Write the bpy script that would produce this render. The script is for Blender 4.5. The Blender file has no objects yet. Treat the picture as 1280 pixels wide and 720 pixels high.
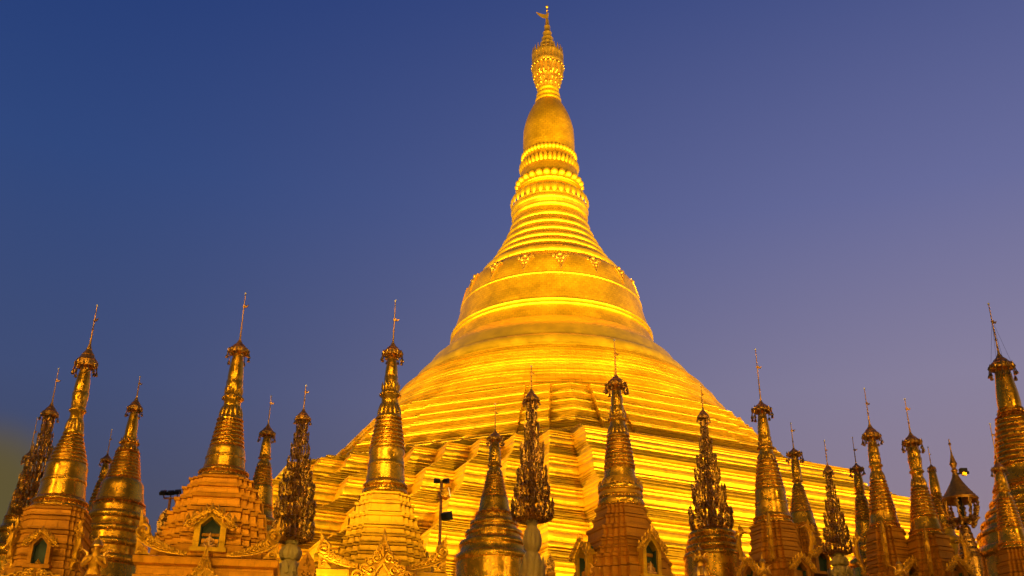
import bpy, bmesh, math, random
from math import sin, cos, tan, pi, radians, atan2, hypot, asin, sqrt, atan
from mathutils import Vector, Matrix
random.seed(7)
S = bpy.context.scene
C = S.collection

# ------------------------------------------------------------------ camera
F, TH, RO, CZ = 1422.2, radians(26.8), radians(-0.2), 1.6       # focal length in photo pixels, pitch, roll, eye height
fw = Vector((0, cos(TH), sin(TH))); up0 = Vector((0, -sin(TH), cos(TH))); rt0 = Vector((1, 0, 0))
rt = rt0*cos(RO) - up0*sin(RO); up = rt0*sin(RO) + up0*cos(RO)
cam = bpy.data.cameras.new('camera'); cam.lens = 40; cam.sensor_width = 36
cam.clip_start = 0.1; cam.clip_end = 6000
camo = bpy.data.objects.new('camera', cam); C.objects.link(camo)
camo.matrix_world = Matrix(((rt.x, up.x, -fw.x, 0), (rt.y, up.y, -fw.y, 0), (rt.z, up.z, -fw.z, CZ), (0, 0, 0, 1)))
S.camera = camo

# ------------------------------------------------------------------ world: dusk sky
W = bpy.data.worlds.new('World'); S.world = W; W.use_nodes = True
nt = W.node_tree; N = nt.nodes; L = nt.links; N.clear()
def nd(t, **k):
    n = N.new(t)
    for a, b in k.items(): setattr(n, a, b)
    return n
def s2l(h):
    v = [int(h[i:i+2], 16)/255 for i in (0, 2, 4)]
    return tuple((c/12.92 if c <= .04045 else ((c+.055)/1.055)**2.4) for c in v) + (1,)
def ramp(stops, fac):
    r = nd('ShaderNodeValToRGB'); e = r.color_ramp.elements
    while len(e) < len(stops): e.new(0.5)
    for i, (p, c) in enumerate(stops): e[i].position = p; e[i].color = s2l(c)
    L.new(fac, r.inputs[0]); return r.outputs[0]
tc = nd('ShaderNodeTexCoord'); sx = nd('ShaderNodeSeparateXYZ'); L.new(tc.outputs['Generated'], sx.inputs[0])
zl = sx.outputs['Z']
skyL = ramp([(0, '463a38'), (.20, '474855'), (.36, '3f4d76'), (.52, '2f477d'), (.66, '223b76'), (1, '141f48')], zl)
skyR = ramp([(0, '957472'), (.22, '93808c'), (.36, '88809c'), (.50, '686c9b'), (.66, '455288'), (1, '1c2852')], zl)
mr = nd('ShaderNodeMapRange', interpolation_type='SMOOTHSTEP'); mr.inputs[1].default_value = -.42; mr.inputs[2].default_value = .46
L.new(sx.outputs['X'], mr.inputs[0])
mx = nd('ShaderNodeMix', data_type='RGBA'); L.new(mr.outputs[0], mx.inputs[0]); L.new(skyL, mx.inputs[6]); L.new(skyR, mx.inputs[7])
# town glow low on the left horizon
dt = nd('ShaderNodeVectorMath', operation='DOT_PRODUCT'); L.new(tc.outputs['Generated'], dt.inputs[0])
gdir = Vector((-660, 1391, 395)).normalized(); dt.inputs[1].default_value = gdir
gr = nd('ShaderNodeMapRange', interpolation_type='SMOOTHERSTEP'); gr.inputs[1].default_value = .9965; gr.inputs[2].default_value = 1.0
L.new(dt.outputs['Value'], gr.inputs[0])
gm = nd('ShaderNodeMix', data_type='RGBA'); L.new(gr.outputs[0], gm.inputs[0]); L.new(mx.outputs[2], gm.inputs[6]); gm.inputs[7].default_value = s2l('5e5332')
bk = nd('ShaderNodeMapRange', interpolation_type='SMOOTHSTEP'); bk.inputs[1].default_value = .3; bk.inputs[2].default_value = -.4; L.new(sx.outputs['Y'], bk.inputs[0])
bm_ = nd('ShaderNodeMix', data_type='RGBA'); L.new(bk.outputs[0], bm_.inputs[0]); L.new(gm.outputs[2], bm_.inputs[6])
L.new(ramp([(0, '54402c'), (.3, '3d3638'), (.6, '272c46'), (1, '1a2448')], zl), bm_.inputs[7])  # unseen sky behind camera, recoloured dim and warm for the gold's reflections
sky = nd('ShaderNodeTexSky', sky_type='NISHITA', sun_disc=False, sun_elevation=radians(-2), sun_rotation=radians(75))
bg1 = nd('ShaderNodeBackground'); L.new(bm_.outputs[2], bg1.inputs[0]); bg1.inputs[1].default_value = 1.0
bg2 = nd('ShaderNodeBackground'); L.new(sky.outputs[0], bg2.inputs[0]); bg2.inputs[1].default_value = 0.01
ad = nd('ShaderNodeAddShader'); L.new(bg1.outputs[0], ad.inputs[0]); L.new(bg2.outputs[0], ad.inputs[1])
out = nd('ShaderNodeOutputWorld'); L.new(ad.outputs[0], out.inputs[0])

# the last light of the set sun, low on the right
sl = bpy.data.lights.new('sun', 'SUN'); sl.energy = 0.06; sl.angle = radians(12); sl.color = (1, .72, .62)
so = bpy.data.objects.new('sun', sl); C.objects.link(so); so.rotation_euler = (radians(84), 0, radians(75))
S.view_settings.view_transform = 'Standard'; S.view_settings.look = 'None'; S.view_settings.gamma = 1; S.view_settings.exposure = 0
S.view_settings.use_curve_mapping = False
S.cycles.use_denoising = True; S.cycles.max_bounces = 5; S.cycles.diffuse_bounces = 3; S.cycles.glossy_bounces = 3
S.cycles.sample_clamp_indirect = 6; S.cycles.sample_clamp_direct = 30; S.cycles.caustics_reflective = False

# floodlights: position, target, power, cone, colour (their housings are built further down)
WARM = (1, .66, .11); AMB = (1, .57, .10)
PAX = None   # set below

# ------------------------------------------------------------------ photo geometry helpers
def ray(x, y):
    u, v = x-640, 360-y; c, s = cos(RO), sin(RO); u, v = u*c+v*s, -u*s+v*c
    return Vector((u, F*cos(TH)-v*sin(TH), F*sin(TH)+v*cos(TH)))
def az_el(x, y):
    r = ray(x, y); return atan2(r.x, r.y), r.z/hypot(r.x, r.y)
def proj(p):
    X, Y, Z = p[0], p[1], p[2]-CZ; d = Y*cos(TH)+Z*sin(TH)
    u, v = X/d*F, (-Y*sin(TH)+Z*cos(TH))/d*F; c, s = cos(RO), sin(RO)
    return 640+u*c-v*s, 360-(u*s+v*c)
def at(x, y, d):
    a, e = az_el(x, y); return Vector((d*sin(a), d*cos(a), CZ+d*e))
class Axis:
    """a vertical axis at distance d through a photo point; zr() turns a measured row and half width into height and radius"""
    def __init__(s, x, y, d):
        p = at(x, y, d); s.X, s.Y, s.d = p.x, p.y, d
    def z(s, y):
        lo, hi = -20, 120
        for _ in range(50):
            m = (lo+hi)/2
            if proj((s.X, s.Y, m))[1] > y: lo = m
            else: hi = m
        return lo
    def zr(s, y, hw):
        xa = proj((s.X, s.Y, s.z(y)))[0]
        a, e = az_el(xa-hw, y); b, e2 = az_el(xa+hw, y); f = (b-a)/2
        return CZ+s.d*cos(f)*(e+e2)/2, s.d*sin(f)

# ------------------------------------------------------------------ mesh helpers
class MB:
    def __init__(s): s.v, s.f, s.u = [], [], []
    def add(s, vs, fs, us=None):
        o = len(s.v); s.v += [tuple(p) for p in vs]
        for k, f in enumerate(fs):
            s.f.append([i+o for i in f]); s.u.append(us[k] if us else [(vs[i][0]+vs[i][1], vs[i][2]) for i in f])
    def xf(s, M):
        s.v = [tuple(M @ Vector(p)) for p in s.v]; return s
    def join(s, o, M=None):
        vs = [tuple(M @ Vector(p)) for p in o.v] if M else o.v
        s.add(vs, o.f, o.u)
        return s
    def build(s, name, mat, parent=None, ang=38, loc=None):
        me = bpy.data.meshes.new(name); me.from_pydata(s.v, [], s.f); me.validate()
        if len(me.polygons) == len(s.f):
            uv = me.uv_layers.new(name='UVMap'); k = 0
            for fu in s.u:
                for c in fu: uv.data[k].uv = c; k += 1
        me.polygons.foreach_set('use_smooth', [True]*len(me.polygons))
        me.set_sharp_from_angle(angle=radians(ang))
        me.materials.append(mat)
        o = bpy.data.objects.new(name, me); C.objects.link(o)
        if parent: o.parent = parent
        if loc is not None: o.location = loc
        return o
def lathe(mb, rows, seg=48, rref=None, cx=0, cy=0, cap=True, flat=False):
    """rows: (r, z[, n, amp]) bottom to top or top to bottom; n,amp flute the row"""
    rr = rref or max(r[0] for r in rows); vs = []; arc = 0; arcs = []
    for i, r in enumerate(rows):
        if i: arc += hypot(r[0]-rows[i-1][0], r[1]-rows[i-1][1])
        arcs.append(arc)
        n, am = (r[2], r[3]) if len(r) > 3 else (0, 0)
        for j in range(seg):
            t = 2*pi*j/seg; q = r[0]*(1+am*(abs(cos(n*t/2))*2-1)) if n else r[0]
            vs.append((cx+q*cos(t), cy+q*sin(t), r[1]))
    up_ = rows[-1][1] > rows[0][1]
    fs, us = [], []
    for i in range(len(rows)-1):
        for j in range(seg):
            k = (j+1) % seg; a, b, c, d = i*seg+j, i*seg+k, (i+1)*seg+k, (i+1)*seg+j
            u0, u1 = 2*pi*j/seg*rr, 2*pi*(j+1)/seg*rr
            q = [a, b, c, d]; w = [(u0, arcs[i]), (u1, arcs[i]), (u1, arcs[i+1]), (u0, arcs[i+1])]
            if not up_: q.reverse(); w.reverse()
            fs.append(q); us.append(w)
    if cap:
        for i, fl in ((0, up_), (len(rows)-1, not up_)):
            if rows[i][0] > 1e-4:
                q = list(range(i*seg, i*seg+seg))
                if fl: q.reverse()
                fs.append(q); us.append([(vs[p][0], vs[p][1]) for p in q])
    mb.add(vs, fs, us); return mb
def bul(z0, z1, r0, r1, amp, n=5):
    """rows of a half round moulding from (r0,z0) to (r1,z1)"""
    return [(r0+(r1-r0)*t + amp*sin(pi*t), z0+(z1-z0)*(1-cos(pi*t))/2) for t in [i/n for i in range(n+1)]]
def loft(mb, plan, levels, rref=None, cap=True):
    """plan(a) -> ccw outline; levels: (a, z) from bottom up"""
    rings = [plan(a) for a, z in levels]; n = len(rings[0]); vs = []
    ref = plan(rref or levels[len(levels)//2][0]); per = [0]
    for i in range(n):
        p, q = ref[i], ref[(i+1) % n]; per.append(per[-1]+hypot(p[0]-q[0], p[1]-q[1]))
    arc = [0]
    for i in range(1, len(levels)): arc.append(arc[-1]+hypot(levels[i][0]-levels[i-1][0], levels[i][1]-levels[i-1][1]))
    for rg, (a, z) in zip(rings, levels): vs += [(p[0], p[1], z) for p in rg]
    fs, us = [], []
    for i in range(len(levels)-1):
        for j in range(n):
            k = (j+1) % n
            fs.append([i*n+j, i*n+k, (i+1)*n+k, (i+1)*n+j])
            us.append([(per[j], arc[i]), (per[j+1], arc[i]), (per[j+1], arc[i+1]), (per[j], arc[i+1])])
    if cap:
        fs.append(list(range((len(levels)-1)*n, len(levels)*n))); us.append([(vs[p][0], vs[p][1]) for p in fs[-1]])
        fs.append(list(range(n-1, -1, -1))); us.append([(vs[p][0], vs[p][1]) for p in fs[-1]])
    mb.add(vs, fs, us); return mb
def tube(mb, pts, rad, seg=6, cap=True):
    pts = [Vector(p) for p in pts]; n = len(pts)
    if not hasattr(rad, '__len__'): rad = [rad]*n
    vs = []; ref = None
    for i, p in enumerate(pts):
        t = (pts[min(i+1, n-1)]-pts[max(i-1, 0)]).normalized()
        if ref is None:
            ref = Vector((0, 0, 1)) if abs(t.z) < .8 else Vector((1, 0, 0))
        a = (ref - t*ref.dot(t)).normalized(); b = t.cross(a); ref = a
        for j in range(seg):
            w = 2*pi*j/seg; vs.append(p+(a*cos(w)+b*sin(w))*rad[i])
    fs = [[i*seg+j, i*seg+(j+1) % seg, (i+1)*seg+(j+1) % seg, (i+1)*seg+j] for i in range(n-1) for j in range(seg)]
    if cap: fs += [list(range(seg-1, -1, -1)), list(range((n-1)*seg, n*seg))]
    mb.add(vs, fs); return mb
def box(mb, c, s, M=None, bev=0):
    x, y, z = s[0]/2, s[1]/2, s[2]/2
    vs = [Vector((c[0]+i*x, c[1]+j*y, c[2]+k*z)) for k in (-1, 1) for j in (-1, 1) for i in (-1, 1)]
    if M: vs = [M @ v for v in vs]
    mb.add(vs, [[0, 2, 3, 1], [4, 5, 7, 6], [0, 1, 5, 4], [2, 6, 7, 3], [0, 4, 6, 2], [1, 3, 7, 5]]); return mb
def ball(mb, c, r, sq=1, seg=8):
    lathe(mb, [(max(r*sin(pi*i/6), 1e-5), c[2]-r*sq*cos(pi*i/6)) for i in range(7)], seg, cx=c[0], cy=c[1], cap=False)
def diamond(mb, c, r, h, tilt=None, M=None):
    n = 4; vs = [Vector((0, 0, -h*.45))]+[Vector((r*cos(2*pi*j/n), r*sin(2*pi*j/n), 0)) for j in range(n)]+[Vector((0, 0, h*.55))]
    if M: vs = [M @ v for v in vs]
    vs = [v+Vector(c) for v in vs]
    mb.add(vs, [[0, 1+(j+1) % n, 1+j] for j in range(n)]+[[n+1, 1+j, 1+(j+1) % n] for j in range(n)])
def prism(mb, outl, y0, y1):
    """outline in (x,z), extruded along y from y0 (front) to y1 (back)"""
    n = len(outl); ar = sum(outl[i][0]*outl[(i+1) % n][1]-outl[(i+1) % n][0]*outl[i][1] for i in range(n))
    if ar < 0: outl = outl[::-1]
    vs = [(x, y0, z) for x, z in outl]+[(x, y1, z) for x, z in outl]
    mb.add(vs, [list(range(n)), list(range(2*n-1, n-1, -1))]+[[j, n+j, n+(j+1) % n, (j+1) % n] for j in range(n)])
def spiral(mb, x, z, r, turns=1.6, hand=1, a0=0, y=0, w=None, tail=None):
    """a carved curl lying in the x-z plane"""
    w = w or r*.22; pts, rad = [], []; n = 22
    for i in range(n+1):
        t = i/n; q = r*(1-.86*t); a = a0+hand*2*pi*turns*t
        pts.append((x+q*cos(a), y-.03*sin(pi*t), z+q*sin(a))); rad.append(w*(1-.45*t))
    if tail:
        pts = [(tail[0], y, tail[1])]+pts; rad = [w*.3]+rad
    tube(mb, pts, rad, 5); ball(mb, (x, y-.02, z), w*1.15, seg=6)
def horn(mb, p, h, lean, r, M=None):
    pts, rad = [], []
    for i in range(9):
        t = i/8; pts.append(Vector((lean*(t*t*1.4-.25*sin(pi*t)), 0, h*t))); rad.append(max(r*(1-t)**.8, .004)*(1+.25*sin(pi*t)))
    if M: pts = [M @ q for q in pts]
    tube(mb, [q+Vector(p) for q in pts], rad, 6)

# ------------------------------------------------------------------ materials
def material(name, base, metal, rough, var=.15, nscale=3, bump=.15, brick=None, dirt=None, coat=0, spec=.5, dirt_sc=1.2, dirt_amt=.55, bstr=.5):
    if 0 < metal < .7: spec = .2
    m = bpy.data.materials.new(name); m.use_nodes = True; t = m.node_tree; n = t.nodes; l = t.links; n.clear()
    o = n.new('ShaderNodeOutputMaterial'); b = n.new('ShaderNodeBsdfPrincipled'); l.new(b.outputs[0], o.inputs[0])
    b.inputs['Metallic'].default_value = metal; b.inputs['Specular IOR Level'].default_value = spec
    if coat: b.inputs['Coat Weight'].default_value = coat; b.inputs['Coat Roughness'].default_value = .2
    co = n.new('ShaderNodeTexCoord')
    no = n.new('ShaderNodeTexNoise'); no.inputs['Scale'].default_value = nscale; no.inputs['Detail'].default_value = 6; no.inputs['Roughness'].default_value = .65
    l.new(co.outputs['Object'], no.inputs[0])
    cr = n.new('ShaderNodeValToRGB'); e = cr.color_ramp.elements
    e[0].position = .3; e[1].position = .7
    e[0].color = (*[max(c*(1-var), 0) for c in base], 1); e[1].color = (*[min(c*(1+var), 1) for c in base], 1)
    l.new(no.outputs[0], cr.inputs[0]); col = cr.outputs[0]
    bumpin = no.outputs[0]; dist = .02
    if brick:
        uv = n.new('ShaderNodeUVMap'); uv.uv_map = 'UVMap'
        br = n.new('ShaderNodeTexBrick'); br.inputs['Scale'].default_value = 1; br.inputs['Brick Width'].default_value = brick[0]; br.inputs['Row Height'].default_value = brick[1]
        br.inputs['Mortar Size'].default_value = brick[2]; br.inputs['Mortar Smooth'].default_value = .3
        br.inputs['Color1'].default_value = (1, 1, 1, 1); br.inputs['Color2'].default_value = (.66, .62, .58, 1); br.inputs['Mortar'].default_value = (.35, .28, .22, 1)
        l.new(uv.outputs[0], br.inputs[0])
        mu = n.new('ShaderNodeMix'); mu.data_type = 'RGBA'; mu.blend_type = 'MULTIPLY'; mu.inputs[0].default_value = brick[3]
        l.new(col, mu.inputs[6]); l.new(br.outputs[0], mu.inputs[7]); col = mu.outputs[2]
    if dirt:
        n2 = n.new('ShaderNodeTexNoise'); n2.inputs['Scale'].default_value = dirt_sc; n2.inputs['Detail'].default_value = 8; n2.inputs['Roughness'].default_value = .7
        l.new(co.outputs['Object'], n2.inputs[0])
        r2 = n.new('ShaderNodeMapRange'); r2.inputs[1].default_value = .52; r2.inputs[2].default_value = .72; r2.inputs[4].default_value = dirt_amt
        l.new(n2.outputs[0], r2.inputs[0])
        md = n.new('ShaderNodeMix'); md.data_type = 'RGBA'; l.new(r2.outputs[0], md.inputs[0]); l.new(col, md.inputs[6]); md.inputs[7].default_value = (*dirt, 1); col = md.outputs[2]
    l.new(col, b.inputs['Base Color'])
    rr = n.new('ShaderNodeMapRange'); rr.inputs[1].default_value = .3; rr.inputs[2].default_value = .7; rr.inputs[3].default_value = max(rough-.1, .05); rr.inputs[4].default_value = rough+.1
    l.new(no.outputs[0], rr.inputs[0]); l.new(rr.outputs[0], b.inputs['Roughness'])
    bp = n.new('ShaderNodeBump'); bp.inputs['Strength'].default_value = bump; bp.inputs['Distance'].default_value = dist
    l.new(bumpin, bp.inputs['Height'])
    last = bp
    if brick:
        b2 = n.new('ShaderNodeBump'); b2.inputs['Strength'].default_value = bstr; b2.inputs['Distance'].default_value = .03
        l.new(br.outputs[0], b2.inputs['Height']); l.new(bp.outputs[0], b2.inputs['Normal']); last = b2
    l.new(last.outputs[0], b.inputs['Normal'])
    return m
GOLD = (.86, .47, .012)
M_plate = material('gold_plates', GOLD, .85, .44, .14, .35, .2, (.5, .3, .03, .42), (.50, .19, .008), dirt_sc=1.6, dirt_amt=.5)
M_ring = material('gold_moulding', (.92, .54, .02), .85, .40, .1, .6, .15)
M_terr = material('gold_terrace', (.82, .45, .012), .80, .42, .14, 2.5, .04, (1.1, .34, .02, .35), (.52, .20, .008), dirt_sc=.8, dirt_amt=.4, bstr=.22)
M_orn = material('gilt_ornament', (.9, .5, .06), .9, .35, .15, 2, .4)
M_gold = material('polished_gilding', (.82, .42, .022), .90, .25, .12, 4, .03, None, (.35, .15, .02), dirt_sc=2.5, dirt_amt=.10)
M_hti = material('gilt_filigree', (.60, .31, .05), .9, .42, .3, 9, .6)
M_base = material('gold_painted_masonry', (.66, .36, .008), .55, .42, .2, 4, .35, (.34, .3, .012, .25), (.26, .09, .02), dirt_sc=2.2, dirt_amt=.6)
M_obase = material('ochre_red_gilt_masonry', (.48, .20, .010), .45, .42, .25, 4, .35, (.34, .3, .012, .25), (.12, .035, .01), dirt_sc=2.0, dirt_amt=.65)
M_plain = material('gold_painted_plaster', (.60, .31, .008), .5, .42, .16, 2.5, .25, dirt=(.25, .09, .02), dirt_sc=1.6, dirt_amt=.6)
M_orange = material('orange_gilt_masonry', (.64, .27, .008), .5, .42, .2, 4, .35, (.34, .3, .012, .25), (.24, .075, .01), dirt_sc=2.2, dirt_amt=.6)
M_carve = material('carved_gilt_stucco', (.64, .32, .012), .6, .36, .25, 12, .5, dirt=(.2, .07, .02), dirt_sc=6, dirt_amt=.6)
M_bron = material('dark_bronze_gilt', (.52, .28, .045), .95, .30, .4, 14, .4)
M_plas = material('pale_plaster', (.46, .31, .07), 0, .6, .2, 5, .5, dirt=(.2, .17, .08), dirt_sc=5, dirt_amt=.6)
M_dark = material('black_metal', (.025, .024, .024), .3, .5, .2, 9, .1)
M_pole = material('brown_painted_steel', (.24, .10, .04), .3, .45, .2, 6, .1)
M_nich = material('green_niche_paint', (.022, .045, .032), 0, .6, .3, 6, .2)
M_figure = material('gilt_figure', (.62, .33, .09), .35, .45, .2, 8, .2)
M_white = material('white_glass_ball', (.75, .72, .66), 0, .2, .05, 5, 0)
M_stone = material('cream_parapet_stone', (.48, .34, .14), 0, .6, .2, 3, .3, (.8, .4, .015, .4), (.18, .11, .05))
M_floor = material('marble_paving', (.42, .36, .28), 0, .3, .15, .8, .05, (.6, .6, .01, .35))
M_dusk = material('dark_earth', (.06, .055, .04), 0, .9, .3, .2, .2)
def emis(name, col, st):
    m = bpy.data.materials.new(name); m.use_nodes = True; n = m.node_tree.nodes; n.clear()
    o = n.new('ShaderNodeOutputMaterial'); e = n.new('ShaderNodeEmission'); e.inputs[0].default_value = (*col, 1); e.inputs[1].default_value = st
    m.node_tree.links.new(e.outputs[0], o.inputs[0]); return m
M_lamp = emis('lit_lamp_glass', (1, .62, .16), 4)

# ------------------------------------------------------------------ objects helpers
def thing(name, label, cat, loc, rz=0, group=None):
    o = bpy.data.objects.new(name, None); C.objects.link(o); o.location = loc; o.rotation_euler = (0, 0, rz); o.empty_display_size = .3
    o['label'] = label; o['category'] = cat
    if group: o['group'] = group
    return o
def tag(o, label, cat, group=None):
    o['label'] = label; o['category'] = cat
    if group: o['group'] = group
    return o
def struct(o): o['kind'] = 'structure'; return o

# ------------------------------------------------------------------ setting
PLZ = 5.6                                                        # top of the plinth the shrines stand on
D = 112.0; paz = az_el(689, 400)[0]; PAX = Vector((D*sin(paz), D*cos(paz), 0))
VERT = radians(-88)                                              # direction of the octagon corner facing us
g = MB(); lathe(g, [(3000, -.02), (3000, 0)], 64); struct(g.build('ground', M_dusk))
g = MB(); lathe(g, [(190, .004), (190, .008)], 64, cx=PAX.x, cy=PAX.y); struct(g.build('paved_terrace', M_floor))
def octa(a, rot=VERT):
    R = a/cos(pi/8); return [(R*cos(rot+k*pi/4), R*sin(rot+k*pi/4)) for k in range(8)]
g = MB(); loft(g, octa, [(83.1, .01), (83.1, .6), (82.7, .7), (82.7, 4.9), (83.2, 5.1), (83.2, PLZ)], 84)
tag(g.build('plinth_wall', M_stone, loc=PAX), 'high cream octagonal plinth wall that carries the great pagoda and all shrines', 'plinth')

# ------------------------------------------------------------------ the great pagoda
P = thing('pagoda', 'huge floodlit golden pagoda with bell shaped body and ringed spire, behind the small shrines', 'pagoda', PAX + Vector((0, 0, PLZ)))
def pag(mb, name, mat, ang=38):
    return mb.xf(Matrix.Translation((0, 0, -PLZ))).build(name, mat, P, ang)
NZ = 9
def plan_low(a):
    pts = []
    for q in range(4):
        h = .414*a; st = (a-h)/NZ; loc = [(a, -h), (a, h)]
        x, y = a, h
        for i in range(NZ):
            x -= st; loc.append((x, y)); y += st
            if i < NZ-1: loc.append((x, y))
        w = VERT+pi/8+q*pi/2; loc_ = loc
        pts += [(px*cos(w)-py*sin(w), px*sin(w)+py*cos(w)) for px, py in loc_]
    return pts
def plan_up(a):
    pts = []
    for q in range(8):
        h = .414*a; hc = .414*(a-.75); w = VERT+pi/8+q*pi/4
        loc = [(a-.75, -hc), (a-.75, -.76*h), (a-.3, -.76*h), (a-.3, -.51*h), (a, -.51*h), (a, .51*h), (a-.3, .51*h), (a-.3, .76*h), (a-.75, .76*h)]
        pts += [(px*cos(w)-py*sin(w), px*sin(w)+py*cos(w)) for px, py in loc]
    return pts
def tier(a0, z0, a1, z1, ribs, torus=.22, corn=.3):
    """one terrace, bottom to top: round base moulding, raked ribs, cornice, sloping top to the next tier"""
    H, B = z1-z0, a0-a1
    th = .20*H; q = torus/.22
    lv = [(a0, z0)]+bul(z0, z0+th, a0, a0-.05, torus, 6)[1:]
    lv += [(a0-.2*q, z0+th+.02*H)]+bul(z0+th+.03*H, z0+th+.11*H, a0-.18*q, a0-.22*q, torus*.55, 4)+[(a0-.36*q, z0+th+.13*H)]+bul(z0+th+.14*H, z0+th+.19*H, a0-.34*q, a0-.4*q, torus*.4, 4)
    zz = z0+th+.20*H; aa = a0-.52*q; zt = z1-.13*H; rake = max(B-.52*q-.30*q, .1); n = ribs; dz = (zt-zz)/n; da = rake/n
    for i in range(n):
        k = .13*q if i % 3 else .24*q
        lv += [(aa, zz+.02*dz), (aa+k, zz+dz*.3), (aa+k-.01, zz+dz*.65), (aa-da, zz+dz*.8)]; aa -= da; zz += dz
    ct = z1-zz
    lv += [(aa, zz+.02), (aa+corn*.6, zz+ct*.25)]+bul(zz+ct*.3, zz+ct*.75, aa+corn*.8, aa+corn*.8, .08*q, 4)+[(aa+corn*.5, z1-.05), (a1+.02, z1)]
    return lv
low = [(62, PLZ), (54, 10.2), (47.6, 14.6), (42.6, 18.6), (38.3, 22.2), (34.4, 25.6), (30.3, 29.2), (26.0, 32.0)]
lname = 'lower_terrace'
for i in range(len(low)-1):
    (a0, z0), (a1, z1) = low[i], low[i+1]
    m = MB(); loft(m, plan_low, tier(a0, z0, a1, z1, 3 if i < 2 else 7, .26, .22), cap=(i == 0)); pag(m, lname, M_terr, 14)
upp = [(25.5, 32.0), (24.3, 33.45), (23.2, 34.75), (22.1, 36.0), (21.2, 37.1), (20.2, 38.3)]
for i in range(len(upp)-1):
    (a0, z0), (a1, z1) = upp[i], upp[i+1]
    m = MB(); loft(m, plan_up, tier(a0, z0, a1, z1, 3, .20, .12), cap=(i == 0 or i == len(upp)-2)); pag(m, 'octagonal_terrace', M_terr, 14)
# round courses under the bell
rows = []
crs = [(20.0, 38.2), (19.1, 39.6), (18.1, 41.0), (17.1, 42.5), (16.2, 43.7), (15.4, 44.6)]
for i in range(len(crs)-1):
    (r0, z0), (r1, z1) = crs[i], crs[i+1]; n = 4
    for k in range(n):
        t = k/n; u = (k+1)/n; ra, rb = r0+(r1-r0)*t, r0+(r1-r0)*u; za, zb = z0+(z1-z0)*t, z0+(z1-z0)*u
        b = .16 if k == 0 else .07
        rows += [(ra, za), (ra+b, za+(zb-za)*.2), (ra+b-.02, za+(zb-za)*.6), (rb+.02, zb-.02)]
m = MB(); lathe(m, rows, 224, 17); pag(m, 'round_terrace', M_plate)
m = MB(); lathe(m, [(15.35, 44.55)]+bul(44.6, 46.25, 14.7, 14.0, .42, 9)+[(13.95, 46.3), (13.75, 46.6), (13.05, 47.8), (12.2, 48.6), (11.63, 49.05), (11.3, 49.5)], 224, 13); pag(m, 'bell_lip', M_ring)
bell = [(11.28, 49.45), (11.12, 49.85), (10.95, 50.4), (10.78, 50.85), (10.72, 51.6), (10.42, 52.6), (10.15, 53.5), (9.98, 54.2), (9.83, 55), (9.66, 55.85), (9.45, 56.6), (9.14, 57.4), (8.8, 57.8), (8.44, 58.1), (7.9, 58.55)]
m = MB(); lathe(m, bell, 224, 10.3); pag(m, 'bell', M_plate)
for z0, r0 in ((51.0, 10.72), (51.45, 10.70)):
    m = MB(); lathe(m, bul(z0, z0+.34, r0, r0-.05, .2, 8), 224); pag(m, 'bell_band', M_ring)
m = MB(); lathe(m, bul(54.9, 55.15, 9.82, 9.78, .1, 6), 224); pag(m, 'bell_band', M_ring)
# floral pendants hung round the shoulder
def pendant():
    m = MB()
    for sg in (-1, 1):
        spiral(m, sg*.42, -.35, .34, 1.4, sg, pi/2 if sg > 0 else pi/2, 0, .1); spiral(m, sg*.75, -.1, .28, 1.2, sg, 0, 0, .09)
        spiral(m, sg*.22, -.95, .24, 1.3, sg, pi/2, 0, .08); tube(m, [(sg*.95, 0, .1), (sg*.55, -.08, -.7), (sg*.12, -.04, -1.9), (0, 0, -2.5)], [.08, .09, .07, .02], 5)
    for k in range(5): diamond(m, (0, -.06, -.1-.5*k), .16-.02*k, .55)
    ball(m, (0, -.05, .12), .26); return m
proto = None
for k in range(16):
    w = VERT+radians(2)+k*pi/8
    if proto is None: proto = pag(pendant(), 'floral_pendant', M_orn); o = proto
    else: o = proto.copy(); C.objects.link(o); o.parent = P
    r = 9.22; o.location = (r*cos(w), r*sin(w), 57.55); o.rotation_euler = (0, 0, 0)
    o.matrix_local = Matrix.Translation((r*cos(w), r*sin(w), 57.35-PLZ)) @ Matrix.Rotation(w+pi/2, 4, 'Z') @ Matrix.Rotation(radians(-17), 4, 'X') @ Matrix.Diagonal((.85, .7, .85, 1)) @ Matrix.Translation((0, 0, PLZ))
# turban bands
tb = [(59.1, 7.75, .9), (60.7, 6.62, .62), (61.75, 6.05, .62), (62.95, 5.45, .62), (64.15, 4.92, .62), (65.35, 4.5, .66), (66.75, 4.28, .66)]
core = [(8.1, 58.4), (7.55, 58.75), (6.95, 59.9), (6.35, 60.9), (5.8, 61.95), (5.25, 63.0), (4.72, 64.3), (4.35, 65.5), (4.1, 66.5), (4.08, 68.0)]
m = MB(); lathe(m, core, 128, 5.5); pag(m, 'turban_core', M_plate)
for z, r, h in tb:
    m = MB(); lathe(m, bul(z-h/2, z+h/2, r-.18, r-.42, .34, 8), 144); pag(m, 'ring_moulding', M_ring)
def beads(n, r, z, br, sq):
    m = MB(); ball(m, (0, 0, PLZ), br, sq, 9); o = None
    for k in range(n):
        w = 2*pi*k/n
        if o is None: o = pag(m, 'bead', M_ring)
        else: o = o.copy(); C.objects.link(o); o.parent = P
        o.location = (r*cos(w), r*sin(w), z-PLZ)
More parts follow.
